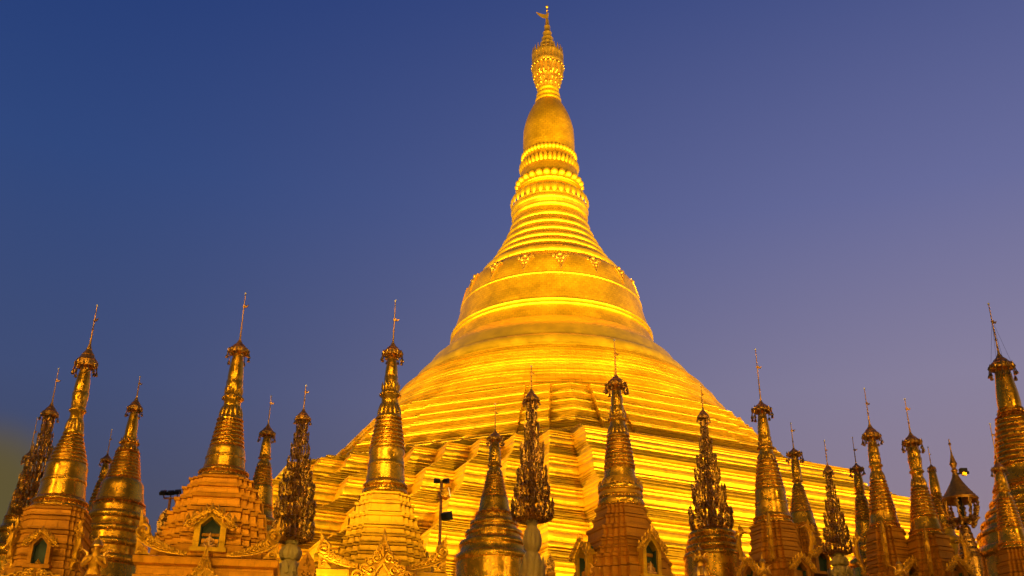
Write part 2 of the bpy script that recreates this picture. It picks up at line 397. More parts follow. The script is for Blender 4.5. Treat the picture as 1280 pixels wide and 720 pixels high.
# lotus
def petals(n, r, z0, z1, lean, fat, point=1):
    m = MB()
    for k in range(n):
        w = 2*pi*k/n; M_ = Matrix.Rotation(w, 4, 'Z'); wd = pi*r/n*.98; vs = []; us = 6
        for i in range(us+1):
            t = i/us; hw = wd*(1-t**2.6)**.6 if point else wd
            for j in (-1, -.5, 0, .5, 1):
                rr = r+lean*t+fat*sin(pi*min(t*.9+.1, 1))*(1-j*j)**.5
                vs.append(M_ @ Vector((rr, hw*j, z0+(z1-z0)*t)))
        fs = [[i*5+j, i*5+j+1, (i+1)*5+j+1, (i+1)*5+j] for i in range(us) for j in range(4)]
        if (z1-z0) < 0: fs = [f[::-1] for f in fs]
        m.add(vs, fs)
    return m
m = MB(); lathe(m, [(4.22, 66.9), (4.3, 67.3)]+bul(67.3, 67.9, 4.3, 4.3, .12, 6)+[(4.2, 67.95), (4.25, 68.2), (3.75, 69.0), (3.55, 69.3), (3.5, 70.2)], 128); pag(m, 'lotus_band', M_ring)
pag(petals(34, 4.22, 69.25, 68.1, .08, .26), 'downturned_petals', M_ring)
m = MB(); lathe(m, bul(70.2, 70.55, 3.6, 3.6, .2, 6)+[(3.55, 70.6), (3.5, 71.9), (3.3, 72.3), (3.25, 73.3), (3.15, 73.6), (3.0, 75.3)], 128, 3.4); pag(m, 'lotus_band', M_plate)
beads(26, 3.62, 71.1, .42, 1.05)
pag(petals(40, 3.2, 72.9, 74.0, .22, .2), 'upturned_petals', M_ring)
beads(44, 3.08, 75.0, .24, 1.5)
m = MB(); lathe(m, [(2.9, 75.2), (2.95, 75.7), (3.02, 76.4), (3.03, 77.1), (3.0, 78), (2.95, 78.9), (2.75, 79.9), (2.45, 80.95), (2.05, 81.9), (1.7, 82.6), (1.45, 83.1)], 128, 2.8); pag(m, 'banana_bud', M_plate)
m = MB()
rw = []
for k, (z, r) in enumerate([(83.0, 1.5), (83.75, 1.36), (84.5, 1.24), (85.25, 1.12)]): rw += bul(z, z+.55, r-.1, r-.14, .2, 5)+[(r-.2, z+.6)]
lathe(m, rw, 72); pag(m, 'neck_rings', M_ring)
# crown umbrella
m = MB(); lathe(m, [(1.05, 84.6), (1.3, 85.0, 20, .12), (1.42, 85.5, 20, .04), (1.62, 85.9, 20, .12), (1.66, 86.5, 20, .04), (1.86, 86.9, 20, .12), (1.88, 87.5, 20, .05), (2.02, 87.9, 20, .10), (1.98, 88.4), (2.08, 88.55), (2.1, 88.8), (2.0, 88.9, 28, .05), (2.02, 89.7, 28, .05), (2.12, 89.9), (2.08, 90.15), (1.5, 90.2), (1.3, 90.35), (1.42, 90.6), (1.2, 90.75), (1.12, 91.0), (1.22, 91.2), (1.0, 91.35), (.92, 91.7), (1.0, 91.9), (.8, 92.05), (.72, 92.5), (.8, 92.7), (.62, 92.85), (.56, 93.4), (.62, 93.6), (.46, 93.75), (.38, 94.5), (.42, 94.65), (.3, 94.8), (.2, 95.8)], 96)
m.v = [(x*.92, y*.92, z) for x, y, z in m.v]; cr = pag(m, 'crown_umbrella', M_orn, 40)
o = None
for k in range(22):
    w = 2*pi*k/22
    if o is None: m = MB(); lathe(m, [(.09, -.1), (.12, .3), (.02, 1.0)], 6); o = m.build('crown_spike', M_orn, cr)
    else: o = o.copy(); C.objects.link(o); o.parent = cr
    o.location = (1.82*cos(w), 1.82*sin(w), 90.1-PLZ)
o = None
for zz, rr, n in ((88.2, 1.95, 22), (86.6, 1.70, 18), (85.4, 1.39, 14)):
    for k in range(n):
        w = 2*pi*k/n
        if o is None: m = MB(); ball(m, (0, 0, 0), .13, 1.4, 6); o = m.build('crown_bell', M_orn, cr)
        else: o = o.copy(); C.objects.link(o); o.parent = cr
        o.location = (rr*cos(w), rr*sin(w), zz-PLZ)
m = MB(); tube(m, [(0, 0, 95.6), (0, 0, 97.7)], .08, 8); ball(m, (0, 0, 97.8), .2, 1, 10); ball(m, (0, 0, 97.2), .13, 1, 8); dbud = pag(m, 'diamond_bud', M_orn)
m = MB(); prism(m, [(.2, -.4), (.3, .55), (.1, .5), (-.25, .2), (-.9, .35), (-1.85, .75), (-1.3, -.05), (-.7, -.45), (0, -.65)], -.05, .05); m.v = [(x*.75, y, z*.75) for x, y, z in m.v]
m.xf(Matrix.Translation((0, 0, 96.4-PLZ))).build('vane', M_orn, dbud)

# ------------------------------------------------------------------ small stupas
def redsq(k, st):
    def f(s):
        q = st*s; m_ = k*q; c = [(s, s-m_)]
        for i in range(1, k+1): c += [(s-i*q, s-m_+(i-1)*q), (s-i*q, s-m_+i*q)]
        pts = []
        for r in range(4):
            for x, y in c: pts.append(((x, y), (-y, x), (-x, -y), (y, -x))[r])
        return pts
    return f
def umbrella(root, ax, B, tip, cone, rim, nb=12, drop=1.0):
    """tiered metal umbrella with hanging bells, finial rod and vane; B = base height of the thing"""
    zt = ax.z(tip); zc = ax.z(cone); zr_, rr = ax.zr(*rim); h = zc-zr_; m = MB()
    rw = [(rr*.55, zr_+.02), (rr*.9, zr_-.03), (rr, zr_)]
    n = 6; fr = lambda t: rr*(.08+.92*(.5+.5*cos(pi*min(t/.78, 1)))**1.35*(1-.12*t))
    for i in range(n):
        t = (i+1)/n; r1 = fr(t); r0 = fr(i/n)
        rw += [(r0*.98, zr_+h*(i+.15)/n), (r1*1.06, zr_+h*(i+.9)/n), (r1*1.12, zr_+h*(i+.95)/n)]
    rw += [(rr*.06, zc)]
    lathe(m, [(a, z-B, 14, .05 if 2 < i < len(rw)-3 else 0) for i, (a, z) in enumerate(rw)], 42)
    u = m.build('umbrella', M_hti, root, 50)
    bm_ = None
    for k in range(nb):
        w = 2*pi*(k+.3*random.random())/nb
        if bm_ is None:
            m = MB(); tube(m, [(0, 0, .05*rr), (.06*rr, 0, -.2*rr), (.1*rr, 0, -.45*rr)], rr*.05, 4); lathe(m, [(rr*.16, -rr*.78), (rr*.15, -rr*.68), (rr*.11, -rr*.52), (rr*.03, -rr*.44)], 7, cx=.1*rr); diamond(m, (.03*rr, 0, rr*.12), rr*.13, rr*.55)
            o = bm_ = m.build('hanging_bell', M_dark if drop > 1.2 else M_bron, u)
        else: o = bm_.copy(); C.objects.link(o); o.parent = u
        o.location = (rr*cos(w), rr*sin(w), zr_-B); o.rotation_euler = (0, 0, w); o.scale = (1, 1, drop*random.uniform(.7, 1.35))
    m = MB(); t_ = max(rr*.045, .012)
    tube(m, [(0, 0, zc-B-.05), (0, 0, zt-B)], [t_*1.6, t_], 6); ball(m, (0, 0, zc-B+(zt-zc)*.12), t_*2.6); ball(m, (0, 0, zc-B+(zt-zc)*.25), t_*2)
    rod = m.build('finial_rod', M_hti, u)
    m = MB(); f = (zt-zc)*.5; s = rr*.42
    vz = zc-B+(zt-zc)*(.42+.25*random.random())
    prism(m, [(-s*.1, -s*.35), (s*.9, -s*.3), (s*1.25, s*.35), (s*.6, s*.05), (s*.35, s*.45), (0, s*.3), (-s*.4, s*.1)], -.012, .012)
    m.xf(Matrix.Translation((0, 0, vz)) @ Matrix.Rotation(random.uniform(-.6, .6), 4, 'Z')).build('vane', M_hti, rod)
    m = MB(); ball(m, (0, 0, zt-B), t_*2.3, 1.2, 10); m.build('orb', M_white, rod)
    return zr_, rr
def stupa(label, d, ref, tip, cone, rim, bud, lotus, rings, bell, flange, base, kind='square', rot=22.5, mat=None, nring=6, red=(3, .14), group='small gilded stupas round the pagoda', band=0, gm=None, drop=1.0, name='small_stupa', bellrib=None):
    ax = Axis(ref[0], ref[1], d); B = PLZ; gm = gm or M_gold
    root = thing(name, label, 'stupa', (ax.X, ax.Y, B), 0, group)
    def Z(t): z, r = ax.zr(*t); return z-B, r
    zr_, rr = umbrella(root, ax, B, tip, cone, rim, drop=drop); zr_ -= B
    zb, rb = Z(bud); zl, rl = Z(lotus); zg, rg = Z(rings); ze, re = Z(bell); zf, rf = Z(flange)
    hb = zr_-zb
    m = MB(); lathe(m, [(rb*1.0, zb), (rb*1.05, zb+hb*.15), (rb*.98, zb+hb*.4), (rb*.82, zb+hb*.7), (rb*.66, zb+hb), (rb*.5, zr_+rr*.3)], 32); m.build('bud', gm, root)
    # lotus: ring of petals up, beads, waist, petals down
    hl = zb-zl; m = MB()
    lathe(m, [(rl*1.0, zl), (rl*1.08, zl+hl*.04), (rl*.85, zl+hl*.14), (rl*.70, zl+hl*.32), (rl*.66, zl+hl*.5), (rl*.82, zl+hl*.55), (rl*.84, zl+hl*.6), (rl*.66, zl+hl*.66), (rb*1.08, zl+hl*.85), (rb*1.15, zl+hl*.97), (rb*.9, zb+.02)], 40)
    for n_, r_, z0, z1, ln, ft in ((14, rl*.74, zl+hl*.36, zl+hl*.06, rl*.22, rl*.10), (12, rl*.62, zl+hl*.60, zl+hl*.86, rl*.12, rl*.08), (14, rb*.98, zl+hl*.86, zl+hl*1.03, rb*.12, rb*.1)):
        m.join(petals(n_, r_, z0, z1, ln, ft))
    for k in range(16):
        w = 2*pi*k/16; ball(m, (rl*.80*cos(w), rl*.80*sin(w), zl+hl*.57), rl*.11, 1, 6)
    m.build('lotus_band', gm, root, 50)
    # rings
    m = MB(); rw = []; hg = zl-zg
    for i in range(nring):
        t0, t1 = i/nring, (i+1)/nring; r0, r1 = rg+(rl*1.0-rg)*t0, rg+(rl*1.0-rg)*t1; z0, z1 = zg+hg*t0, zg+hg*t1; hh = z1-z0
        rw += bul(z0+.02*hh, z0+.72*hh, r0-.35*(r0-r1)-hh*.05, r0-.8*(r0-r1)-hh*.05, hh*.26, 6)+[(r1-hh*.24, z0+.78*hh), (r1-hh*.26, z0+.94*hh)]
    lathe(m, rw, 44); m.build('ring_spire', gm, root, 50)
    # bell
    he = zg-ze; m = MB()
    rw = [(re, ze), (re*.985, ze+he*.1), (re*.94, ze+he*.3)]
    if band: rw += bul(ze+he*.42, ze+he*.54, re*.93, re*.92, re*.03, 5)
    rw += [(re*.91, ze+he*.6), (re*.885, ze+he*.78), (rg*1.02+(re-rg)*.25, ze+he*.9), (rg*.98, zg), (rg*.8, zg+.02)]
    lathe(m, rw, 56); bo = m.build('bell', gm, root, 40)
    # flange and petals
    hf = ze-zf; m = MB()
    lathe(m, bul(zf, zf+hf*.28, rf*.96, rf*.94, rf*.05, 5)+[(rf*.86, zf+hf*.32), (rf*.86, zf+hf*.5)]+bul(zf+hf*.55, zf+hf*.8, rf*.93, rf*.9, rf*.06, 5)+[(re*1.02, zf+hf*.9), (re*.98, ze+.01)], 56)
    m.join(petals(30, rf*.85, zf+hf*.52, zf+hf*.30, rf*.05, rf*.04)); m.build('flange', gm, root, 45)
    lv = [Z(b) for b in base]; mat = mat or M_base
    if kind == 'round':
        m = MB(); rw = []
        pts = [(zf, rf*1.0)]+lv
        for (z1, r1), (z0, r0) in zip(pts[:-1], pts[1:]):
            h = z1-z0; rw = [(r0, z0+.01)]+bul(z0+.03*h, z0+.55*h, r0, r0*.985, h*.16, 6)[0:]+[(r0*.94, z0+.6*h), (r1*.97+.03*r0, z0+.8*h), (r1*1.0, z1-.02*h)]+rw
        z0, r0 = lv[-1]
        if z0 > .1: rw = [(r0*1.12, 0), (r0*1.1, z0*.3), (r0*1.02, z0*.34), (r0*1.02, z0-.02)]+rw
        lathe(m, rw, 60); m.build('ringed_base', mat, root, 40)
    else:
        k_, st = red; wfac = 1/(abs(cos(radians(rot)+atan2(ax.X, ax.Y)))+abs(sin(radians(rot)+atan2(ax.X, ax.Y)))*(1-k_*st))
        pl = redsq(k_, st); w = radians(rot)
        pts = [(zf-.005, lv[0][1]*wfac*.97)]+[(z, r*wfac) for z, r in lv]; out_ = []
        for (z1, s1), (z0, s0) in zip(pts[:-1], pts[1:]):
            h = z1-z0; q = max(h, .05)
            nn = max(1, round(h/.30))
            seg_ = []
            for i in range(nn):
                zz, hh = z0+h*i/nn, h/nn; sa, sb = s0+(s1-s0)*i/nn, s0+(s1-s0)*(i+1)/nn; g_ = .035+.14*(sa-sb)
                seg_ += [(sa-g_, zz+.002), (sa-g_, zz+hh*.07), (sa, zz+hh*.10), (sa, zz+hh*.24), (sa-g_*.8, zz+hh*.27), (sa-g_*1.1, zz+hh*.70), (sa-g_*.2, zz+hh*.74), (sa-g_*.1, zz+hh*.95), (sb-.03, zz+hh*.99)]
            out_ = seg_+out_
        z0, s0 = pts[-1]
        if z0 > .1: out_ = [(s0*1.14, 0), (s0*1.14, z0*.25), (s0*1.04, z0*.3), (s0*1.02, z0*.8), (s0*1.07, z0*.86), (s0*1.07, z0-.01)]+out_
        m = MB(); loft(m, pl, out_); m.xf(Matrix.Rotation(w, 4, 'Z')); bb = m.build('tiered_base', mat, root, 30)
        root['base_half'] = pts[-1][1]
    return root, ax

# ------------------------------------------------------------------ carved fronts, niches, figures
def flame_outline(w, h, n=10):
    """pointed ogee gable: half width w, height h"""
    R = []
    for i in range(n+1):
        t = i/n; R.append((w*((1-t)**1.7*.86+.14*(1-t))+.05*w*sin(3*pi*t)*(1-t), h*t))
    return R + [(-x, z) for x, z in R[-2::-1]]
def gable_relief(w, h, hollow=0):
    """carved flame gable in the x-z plane, front towards -y"""
    m = MB(); o = flame_outline(w, h)
    if hollow: 
        n = len(o); inn = [(x*hollow, z*hollow*.9-.02) for x, z in o]
        for i in range(n-1):
            prism(m, [o[i], o[i+1], inn[i+1], inn[i]], -.06, .06)
    else: prism(m, o, -.05, .06)
    # raised rim
    for sg in (-1, 1):
        tube(m, [(sg*abs(x), -.07, z) for x, z in o[:11]], [max(.045*w*(1-.4*i/10), .012) for i in range(11)], 5)
        for t, r in ((.04, .23), (.2, .19), (.38, .14), (.55, .10), (.70, .07)):
            wx = w*((1-t)**1.7*.86+.14*(1-t)); spiral(m, sg*(wx-r*w*.9), h*t+r*w*.75, r*w*.82, 1.7, sg, -pi/2 if sg > 0 else -pi/2, -.075, r*w*.2)
            diamond(m, (sg*(wx+r*w*.25), -.02, h*t+r*w*.9), r*w*.36, r*w*1.5)
        spiral(m, sg*w*.20, h*.50, w*.15, 1.7, sg, pi/2, -.075, w*.035); spiral(m, sg*w*.34, h*.27, w*.17, 1.7, -sg, pi/2, -.075, w*.04); spiral(m, sg*w*.09, h*.70, w*.09, 1.5, sg, pi/2, -.075, w*.025)
        tube(m, [(sg*w*.30, -.08, 0), (sg*w*.22, -.09, h*.2), (0, -.09, h*.40)], [w*.04, w*.045, w*.03], 5)
    diamond(m, (0, -.08, h*.62), w*.09, h*.3); diamond(m, (0, -.02, h*.98), w*.07, h*.28)
    return m
def wing_relief(w, h, sg):
    """swept corner wing: low by the middle, rising to a horn at the corner; x runs outwards from 0 to w"""
    m = MB(); n = 12; lo, hi = [], []
    for i in range(n+1):
        t = i/n; lo.append((sg*w*t, h*.03+h*.34*t**2.6)); hi.append((sg*w*(t*1.0), h*.10+h*.55*t**1.5+(h*.42*max(0, (t-.8)/.2)**1.6)))
    prism(m, hi+lo[::-1], -.05, .05)
    tube(m, [(x, -.06, z) for x, z in lo], [.018+.012*w*i/n for i in range(n+1)], 5)
    for i in range(1, n):
        x, z = (lo[i][0]+hi[i][0])/2, (lo[i][1]+hi[i][1])/2; r = (hi[i][1]-lo[i][1])*.5
        spiral(m, x, z, max(r*.8, .02), 1.6, sg*(1 if i % 2 else -1), pi/2, -.07, max(r*.22, .012)); diamond(m, (hi[i][0], -.02, hi[i][1]), r*.28, r*1.1)
    # curled foot under the horn and the solid corner below
    prism(m, [(sg*w*.72, 0), (sg*w, 0), (sg*w, h*.36), (sg*w*.86, h*.2)], -.045, .04)
    spiral(m, sg*w*.9, h*.1, h*.10, 1.5, -sg, 0, -.06)
    return m
def RT(rot, x, y, z): return Matrix.Rotation(radians(rot), 4, 'Z') @ Matrix.Translation((x, y, z))
def zf(ax, y, front):
    """height above the plinth of a photo row y on something standing `front` metres before the axis"""
    return CZ+(ax.d-front)*az_el(proj((ax.X, ax.Y, ax.z(y)))[0], y)[1]-PLZ
def block(root, ax, rot, ytop, hw, mat, name='porch_block', low=0):
    mat = M_plain if mat is M_base else mat
    zt, r = ax.zr(ytop, hw); zt -= PLZ; rel = radians(rot)+atan2(ax.X, ax.Y); s = r/(abs(cos(rel))+abs(sin(rel)))
    s *= 1-s*.5/ax.d; zt = zf(ax, ytop, s)
    lv = [(s*.97, low), (s*.97, zt-.62), (s*1.0, zt-.58), (s*1.0, zt-.44), (s*.965, zt-.42), (s*.965, zt-.22), (s*1.02, zt-.18), (s*1.03, zt-.02), (s*1.0, zt)]
    m = MB(); loft(m, lambda a: [(a, -a), (a, a), (-a, a), (-a, -a)], lv); m.xf(Matrix.Rotation(radians(rot), 4, 'Z')).build(name, mat, root, 30)
    return zt, s
def pediment(root, rot, y, z, w, gw, gh, wh, wings=True, mat=None, gdrop=0):
    m = gable_relief(gw, gh).xf(RT(rot, 0, y-.16, z-gdrop)); m.build('carved_gable', mat or M_carve, root, 50)
    if wings:
        for sg in (-1, 1): wing_relief(w*.72, wh, sg).xf(RT(rot, sg*w*.28, y-.03, z)).build('corner_wing', mat or M_carve, root, 50)
def niche(root, rot, y, z, w, h, depth, fmat, gmat, gh=None):
    """shrine niche: jambs, arched carved gable, painted recess; front face at local -y distance y, sill height z"""
    m = MB(); t = w*.30
    box(m, (-w/2-t/2, -y+depth/2, z+h*.36), (t, depth, h*.72)); box(m, (w/2+t/2, -y+depth/2, z+h*.36), (t, depth, h*.72))
    box(m, (0, -y+depth/2-.02, z-.05), (w+2*t+.1, depth+.08, .1))
    prism(m, [(-w/2-t, z+h*.72), (-w/2, z+h*.72), (0, z+h), (0, z+h*1.16), (-w/2-t, z+h*.78)], -y, -y+depth); prism(m, [(w/2+t, z+h*.72), (w/2, z+h*.72), (0, z+h), (0, z+h*1.16), (w/2+t, z+h*.78)], -y, -y+depth)
    fr = m.xf(Matrix.Rotation(radians(rot), 4, 'Z')).build('niche_frame', fmat, root, 30)
    m = MB(); box(m, (0, -y+depth-.03, z+h*.5), (w*.99, .05, h))
    for sg in (-1, 1): box(m, (sg*(w/2-.012), -y+depth/2+.02, z+h*.355), (.02, depth-.1, h*.7))
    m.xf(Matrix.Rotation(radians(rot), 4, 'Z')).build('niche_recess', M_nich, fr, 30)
    m = MB(); g_ = gh or h*.55; gw = (w/2+t)*1.5
    for sg in (-1, 1):
        for i, (px, pz, r) in enumerate(((1.0, -.02, .30), (.72, .22, .27), (.42, .46, .24), (.16, .72, .18))):
            spiral(m, sg*gw*px*.85, z+h*.72+(g_)*pz+.03, gw*r*.8, 1.6, sg*(1 if i % 2 == 0 else -1), pi/2, -y-.06, gw*r*.2); diamond(m, (sg*gw*(px*.85+.12), -y-.03, z+h*.72+g_*pz+gw*r), gw*.09, gw*.4)
        tube(m, [(sg*gw*1.1, -y-.03, z+h*.66), (sg*gw*.72, -y-.05, z+h*.86), (sg*gw*.3, -y-.05, z+h*1.05), (0, -y-.05, z+h*1.2)], [gw*.1, gw*.11, gw*.1, gw*.07], 6)
    diamond(m, (0, -y-.05, z+h*.72+g_*.95), gw*.14, g_*.6)
    m.xf(Matrix.Rotation(radians(rot), 4, 'Z')).build('niche_arch', gmat, fr, 50)
    return fr
def skin(name, verts, edges, mat, sub=1):
    """one continuous body grown from a skeleton: verts are (x, y, z, radius) or (x, y, z, rx, ry)"""
    me = bpy.data.meshes.new(name); bm = bmesh.new(); ly = bm.verts.layers.skin.verify(); vv = []
    for i, p in enumerate(verts):
        v = bm.verts.new(p[:3]); v[ly].radius = (p[3], p[4] if len(p) > 4 else p[3]); v[ly].use_root = (i == 0); vv.append(v)
    for a, b in edges: bm.edges.new((vv[a], vv[b]))
    bm.to_mesh(me); bm.free(); o = bpy.data.objects.new(name, me); C.objects.link(o)
    me.materials.append(mat)
    k = o.modifiers.new('skin', 'SKIN'); k.use_smooth_shade = True
    q = o.modifiers.new('sub', 'SUBSURF'); q.levels = sub; q.render_levels = sub
    return o
BUD = [(0, 0, .10, .17, .13), (0, .0, .30, .13, .10), (0, .0, .47, .17, .11), (0, -.01, .60, .07), (0, -.02, .70, .085, .095), (0, -.01, .80, .075), (0, 0, .87, .04), (0, 0, .93, .015),
       (.20, 0, .53, .06), (.26, .0, .36, .05), (.20, -.16, .22, .042), (.06, -.22, .17, .035),
       (-.20, 0, .53, .06), (-.27, -.02, .36, .05), (-.30, -.14, .22, .042), (-.28, -.24, .10, .035),
       (.22, -.04, .08, .10, .09), (.42, -.16, .07, .085), (.16, -.27, .06, .06), (-.22, -.04, .08, .10, .09), (-.42, -.16, .07, .085), (-.16, -.25, .08, .06)]
BUDE = [(0, 1), (1, 2), (2, 3), (3, 4), (4, 5), (5, 6), (6, 7), (2, 8), (8, 9), (9, 10), (10, 11), (2, 12), (12, 13), (13, 14), (14, 15), (0, 16), (16, 17), (17, 18), (0, 19), (19, 20), (20, 21)]
def buddha(p, s, rot, label, mat=None):
    root = thing('seated_statue', label, 'statue', p, radians(rot), None)
    o = skin('statue_body', [(x*s, y*s, (z+.10)*s, *[q*s for q in r]) for x, y, z, *r in BUD], BUDE, mat or M_figure, 2); o.parent = root
    m = MB(); lathe(m, [(.46*s, 0), (.48*s, .03*s), (.42*s, .07*s), (.44*s, .12*s), (.40*s, .13*s)], 24); m.build('lotus_seat', mat or M_figure, root)
    m = MB()
    ball(m, (0, -.115*s, .795*s), .022*s, 1.4, 6)
    for sg in (-1, 1): ball(m, (sg*.035*s, -.105*s, .825*s), .014*s, .6, 6); ball(m, (sg*.088*s, -.01*s, .79*s), .022*s, 2.2, 6)
    m.build('face', mat or M_figure, o); return root
NAT = [(0, 0, .46, .14, .12), (0, 0, .60, .11, .09), (0, 0, .76, .16, .10), (0, 0, .88, .06), (0, -.01, .96, .08, .09), (0, 0, 1.05, .075), (0, 0, 1.12, .05), (0, 0, 1.22, .028), (0, 0, 1.34, .01),
       (.19, 0, .80, .06), (.22, -.05, .62, .05), (.09, -.19, .70, .04), (.02, -.21, .80, .035), (-.19, 0, .80, .06), (-.22, -.05, .62, .05), (-.09, -.19, .70, .04), (-.02, -.21, .80, .035),
       (.10, 0, .38, .10, .11), (.11, -.03, .20, .075), (.11, 0, .03, .055), (.11, -.1, .02, .045), (-.10, 0, .38, .10, .11), (-.11, -.03, .20, .075), (-.11, 0, .03, .055), (-.11, -.1, .02, .045)]
NATE = [(0, 1), (1, 2), (2, 3), (3, 4), (4, 5), (5, 6), (6, 7), (7, 8), (2, 9), (9, 10), (10, 11), (11, 12), (2, 13), (13, 14), (14, 15), (15, 16), (0, 17), (17, 18), (18, 19), (19, 20), (0, 21), (21, 22), (22, 23), (23, 24)]
def guardian(x, y, d, h, rot, label, mat=None):
    """praying guardian figure in a tall crown whose crown tip is at photo point (x, y)"""
    q = at(x, y, d); s = h/1.34; p = Vector((q.x, q.y, q.z-h))
    root = thing('guardian_statue', label, 'statue', (p.x, p.y, PLZ), radians(rot), 'guardian figures among the shrines'); hb = p.z-PLZ
    o = skin('statue_body', [(a*s, b*s, c*s+hb, *[r_*s for r_ in r]) for a, b, c, *r in NAT], NATE, mat or M_carve, 2); o.parent = root
    m = MB(); lathe(m, [(.13*s, hb+.46*s), (.2*s, hb+.40*s, 8, .1), (.24*s, hb+.22*s, 8, .12), (.26*s, hb+.1*s, 8, .12), (.2*s, hb+.09*s)], 32, cap=False); m.build('skirt', M_orn if mat is None else mat, o)
    m = MB(); lathe(m, [(.11*s, hb+1.02*s), (.12*s, hb+1.05*s), (.09*s, hb+1.1*s), (.06*s, hb+1.16*s)], 16)
    m.build('crown', M_orn if mat is None else mat, o)
    for sg in (-1, 1): m = MB(); horn(m, (sg*.17*s, 0, hb+.82*s), .18*s, sg*.12*s, .035*s); m.build('shoulder_wing', M_orn if mat is None else mat, o)
    m = MB(); lathe(m, [(.42*s, 0), (.42*s, hb*.85), (.34*s, hb*.88), (.32*s, hb-.03), (.36*s, hb)], 20); m.build('pedestal', M_obase, root)
    m = MB(); ball(m, (0, -.095*s, hb+.955*s), .02*s, 1.4, 6)
    for sg in (-1, 1): ball(m, (sg*.034*s, -.088*s, hb+.98*s), .013*s, .6, 6); ball(m, (sg*.085*s, -.01*s, hb+.96*s), .018*s, 2, 6)
    m.build('face', mat or M_carve, o); return root

# ------------------------------------------------------------------ ornament trees (tiers of gilt leaves on a pole)
def tree(label, d, ref, tip, cone, rim, tiers, stand='vase', mat=None, group='tiered gilt ornament trees', hw_st=10):
    ax = Axis(ref[0], ref[1], d); B = PLZ; mat = mat or M_bron
    root = thing('ornament_tree', label, 'ornament tree', (ax.X, ax.Y, B), 0, group)
    zr_, rr = umbrella(root, ax, B, tip, cone, rim, 10, .7); zr_ -= B
    T = [ax.zr(*t) for t in tiers]; T = [(z-B, r) for z, r in T]
    m = MB(); tube(m, [(0, 0, T[-1][0]-.2), (0, 0, (T[-1][0]+zr_)/2), (0, 0, zr_+.1)], [T[-1][1]*.16, T[-1][1]*.10, rr*.22], 8); m.build('pole', mat, root)
    zprev = zr_
    for z, r in T:
        h = max((zprev-z)*1.28, r*.35); m = MB(); n = int(min(max(2*pi*r/.095, 8), 24))
        lathe(m, [(r*.15, z+.10*h), (r*.4, z+.0*h), (r*.72, z), (r*.78, z+.04*h), (r*.5, z+.1*h), (r*.15, z+.2*h)], 24, cap=False)
        for ring, (q, hs, nn) in enumerate(((1.0, .86, n), (.62, .95, max(n*2//3, 6)))):
            for k in range(nn):
                w = 2*pi*(k+.5*ring)/nn+random.uniform(-.06, .06); c, s = cos(w), sin(w); R_ = r*q*random.uniform(.93, 1.06); hh = h*hs*random.uniform(.88, 1.08)
                ts = max(.012, r*.028)
                tube(m, [(R_*.45*c, R_*.45*s, z-.02*h), (R_*.78*c, R_*.78*s, z+.0*h), (R_*.98*c, R_*.98*s, z+.2*hh), (R_*1.03*c, R_*1.03*s, z+.45*hh), (R_*.99*c, R_*.99*s, z+.66*hh)], [ts, ts*1.2, ts*1.2, ts, ts*.6], 4)
                lw = min(pi*R_/nn*.62, .075)
                diamond(m, (R_*1.01*c, R_*1.01*s, z+.34*hh), lw, hh*.34, M=Matrix.Rotation(w, 4, 'Z'))
                diamond(m, (R_*1.0*c, R_*1.0*s, z+.68*hh), lw*1.15, hh*.46, M=Matrix.Rotation(w+.3, 4, 'Z'))
                if ring == 0: diamond(m, (R_*.95*c, R_*.95*s, z+.12*h), lw*1.1, h*.3, M=Matrix.Rotation(w, 4, 'Z'))
        m.build('leaf_tier', mat, root, 20); zprev = z
    zb, rb = T[-1]; w_ = ax.zr(720, hw_st)[1]
    if stand == 'vase':
        z7 = ax.z(720)-B; hgt = zb-z7
        m = MB(); lathe(m, [(w_*2.2, 0), (w_*2.1, z7*.5), (w_*1.6, z7*.7), (w_*1.5, z7, 10, .12), (w_*1.35, z7+hgt*.18, 10, .14), (w_*.8, z7+hgt*.32), (w_*.72, z7+hgt*.42), (w_*1.05, z7+hgt*.52, 9, .1), (w_*1.12, z7+hgt*.66, 9, .12), (w_*.9, z7+hgt*.8, 9, .08), (w_*.6, z7+hgt*.88), (w_*.75, z7+hgt*.97), (w_*.3, zb+.05)], 40)
        for n_, q, z0, z1, ln, ft in ((11, 1.5, .0, .34, .1, .16), (9, 1.2, .12, .42, -.35, .14), (9, .95, .46, .74, .12, .16), (9, .75, .62, .86, -.05, .12), (10, .55, .86, 1.0, .22, .05)):
            m.join(petals(n_, w_*q, z7+hgt*z0, z7+hgt*z1, w_*ln, w_*ft))
        m.build('vase_stand', M_plas, root, 50)
    elif stand == 'stupa':
        z7 = ax.z(700)-B; r7 = ax.zr(700, 38)[1]; r0 = ax.zr(668, 27)[1]; zt = zb-.02; rw = [(r7*1.1, 0), (r7*1.05, z7*.5), (r7, z7)]
        nn = 4
        for i in range(nn):
            t0, t1 = i/nn, (i+1)/nn; ra, rb_ = r7+(r0-r7)*t0, r7+(r0-r7)*t1; za, zc_ = z7+(zt-z7)*t0, z7+(zt-z7)*t1
            rw += bul(za, za+(zc_-za)*.7, ra, (ra+rb_)/2, (zc_-za)*.2, 6)+[(rb_*.98, za+(zc_-za)*.8)]
        rw += [(r0*.4, zt)]
        lathe(m := MB(), rw, 48); m.build('ringed_base', M_gold, root, 40)
    return root, ax

# ------------------------------------------------------------------ the shrines, left to right
RG = 'small gilded stupas round the pagoda'
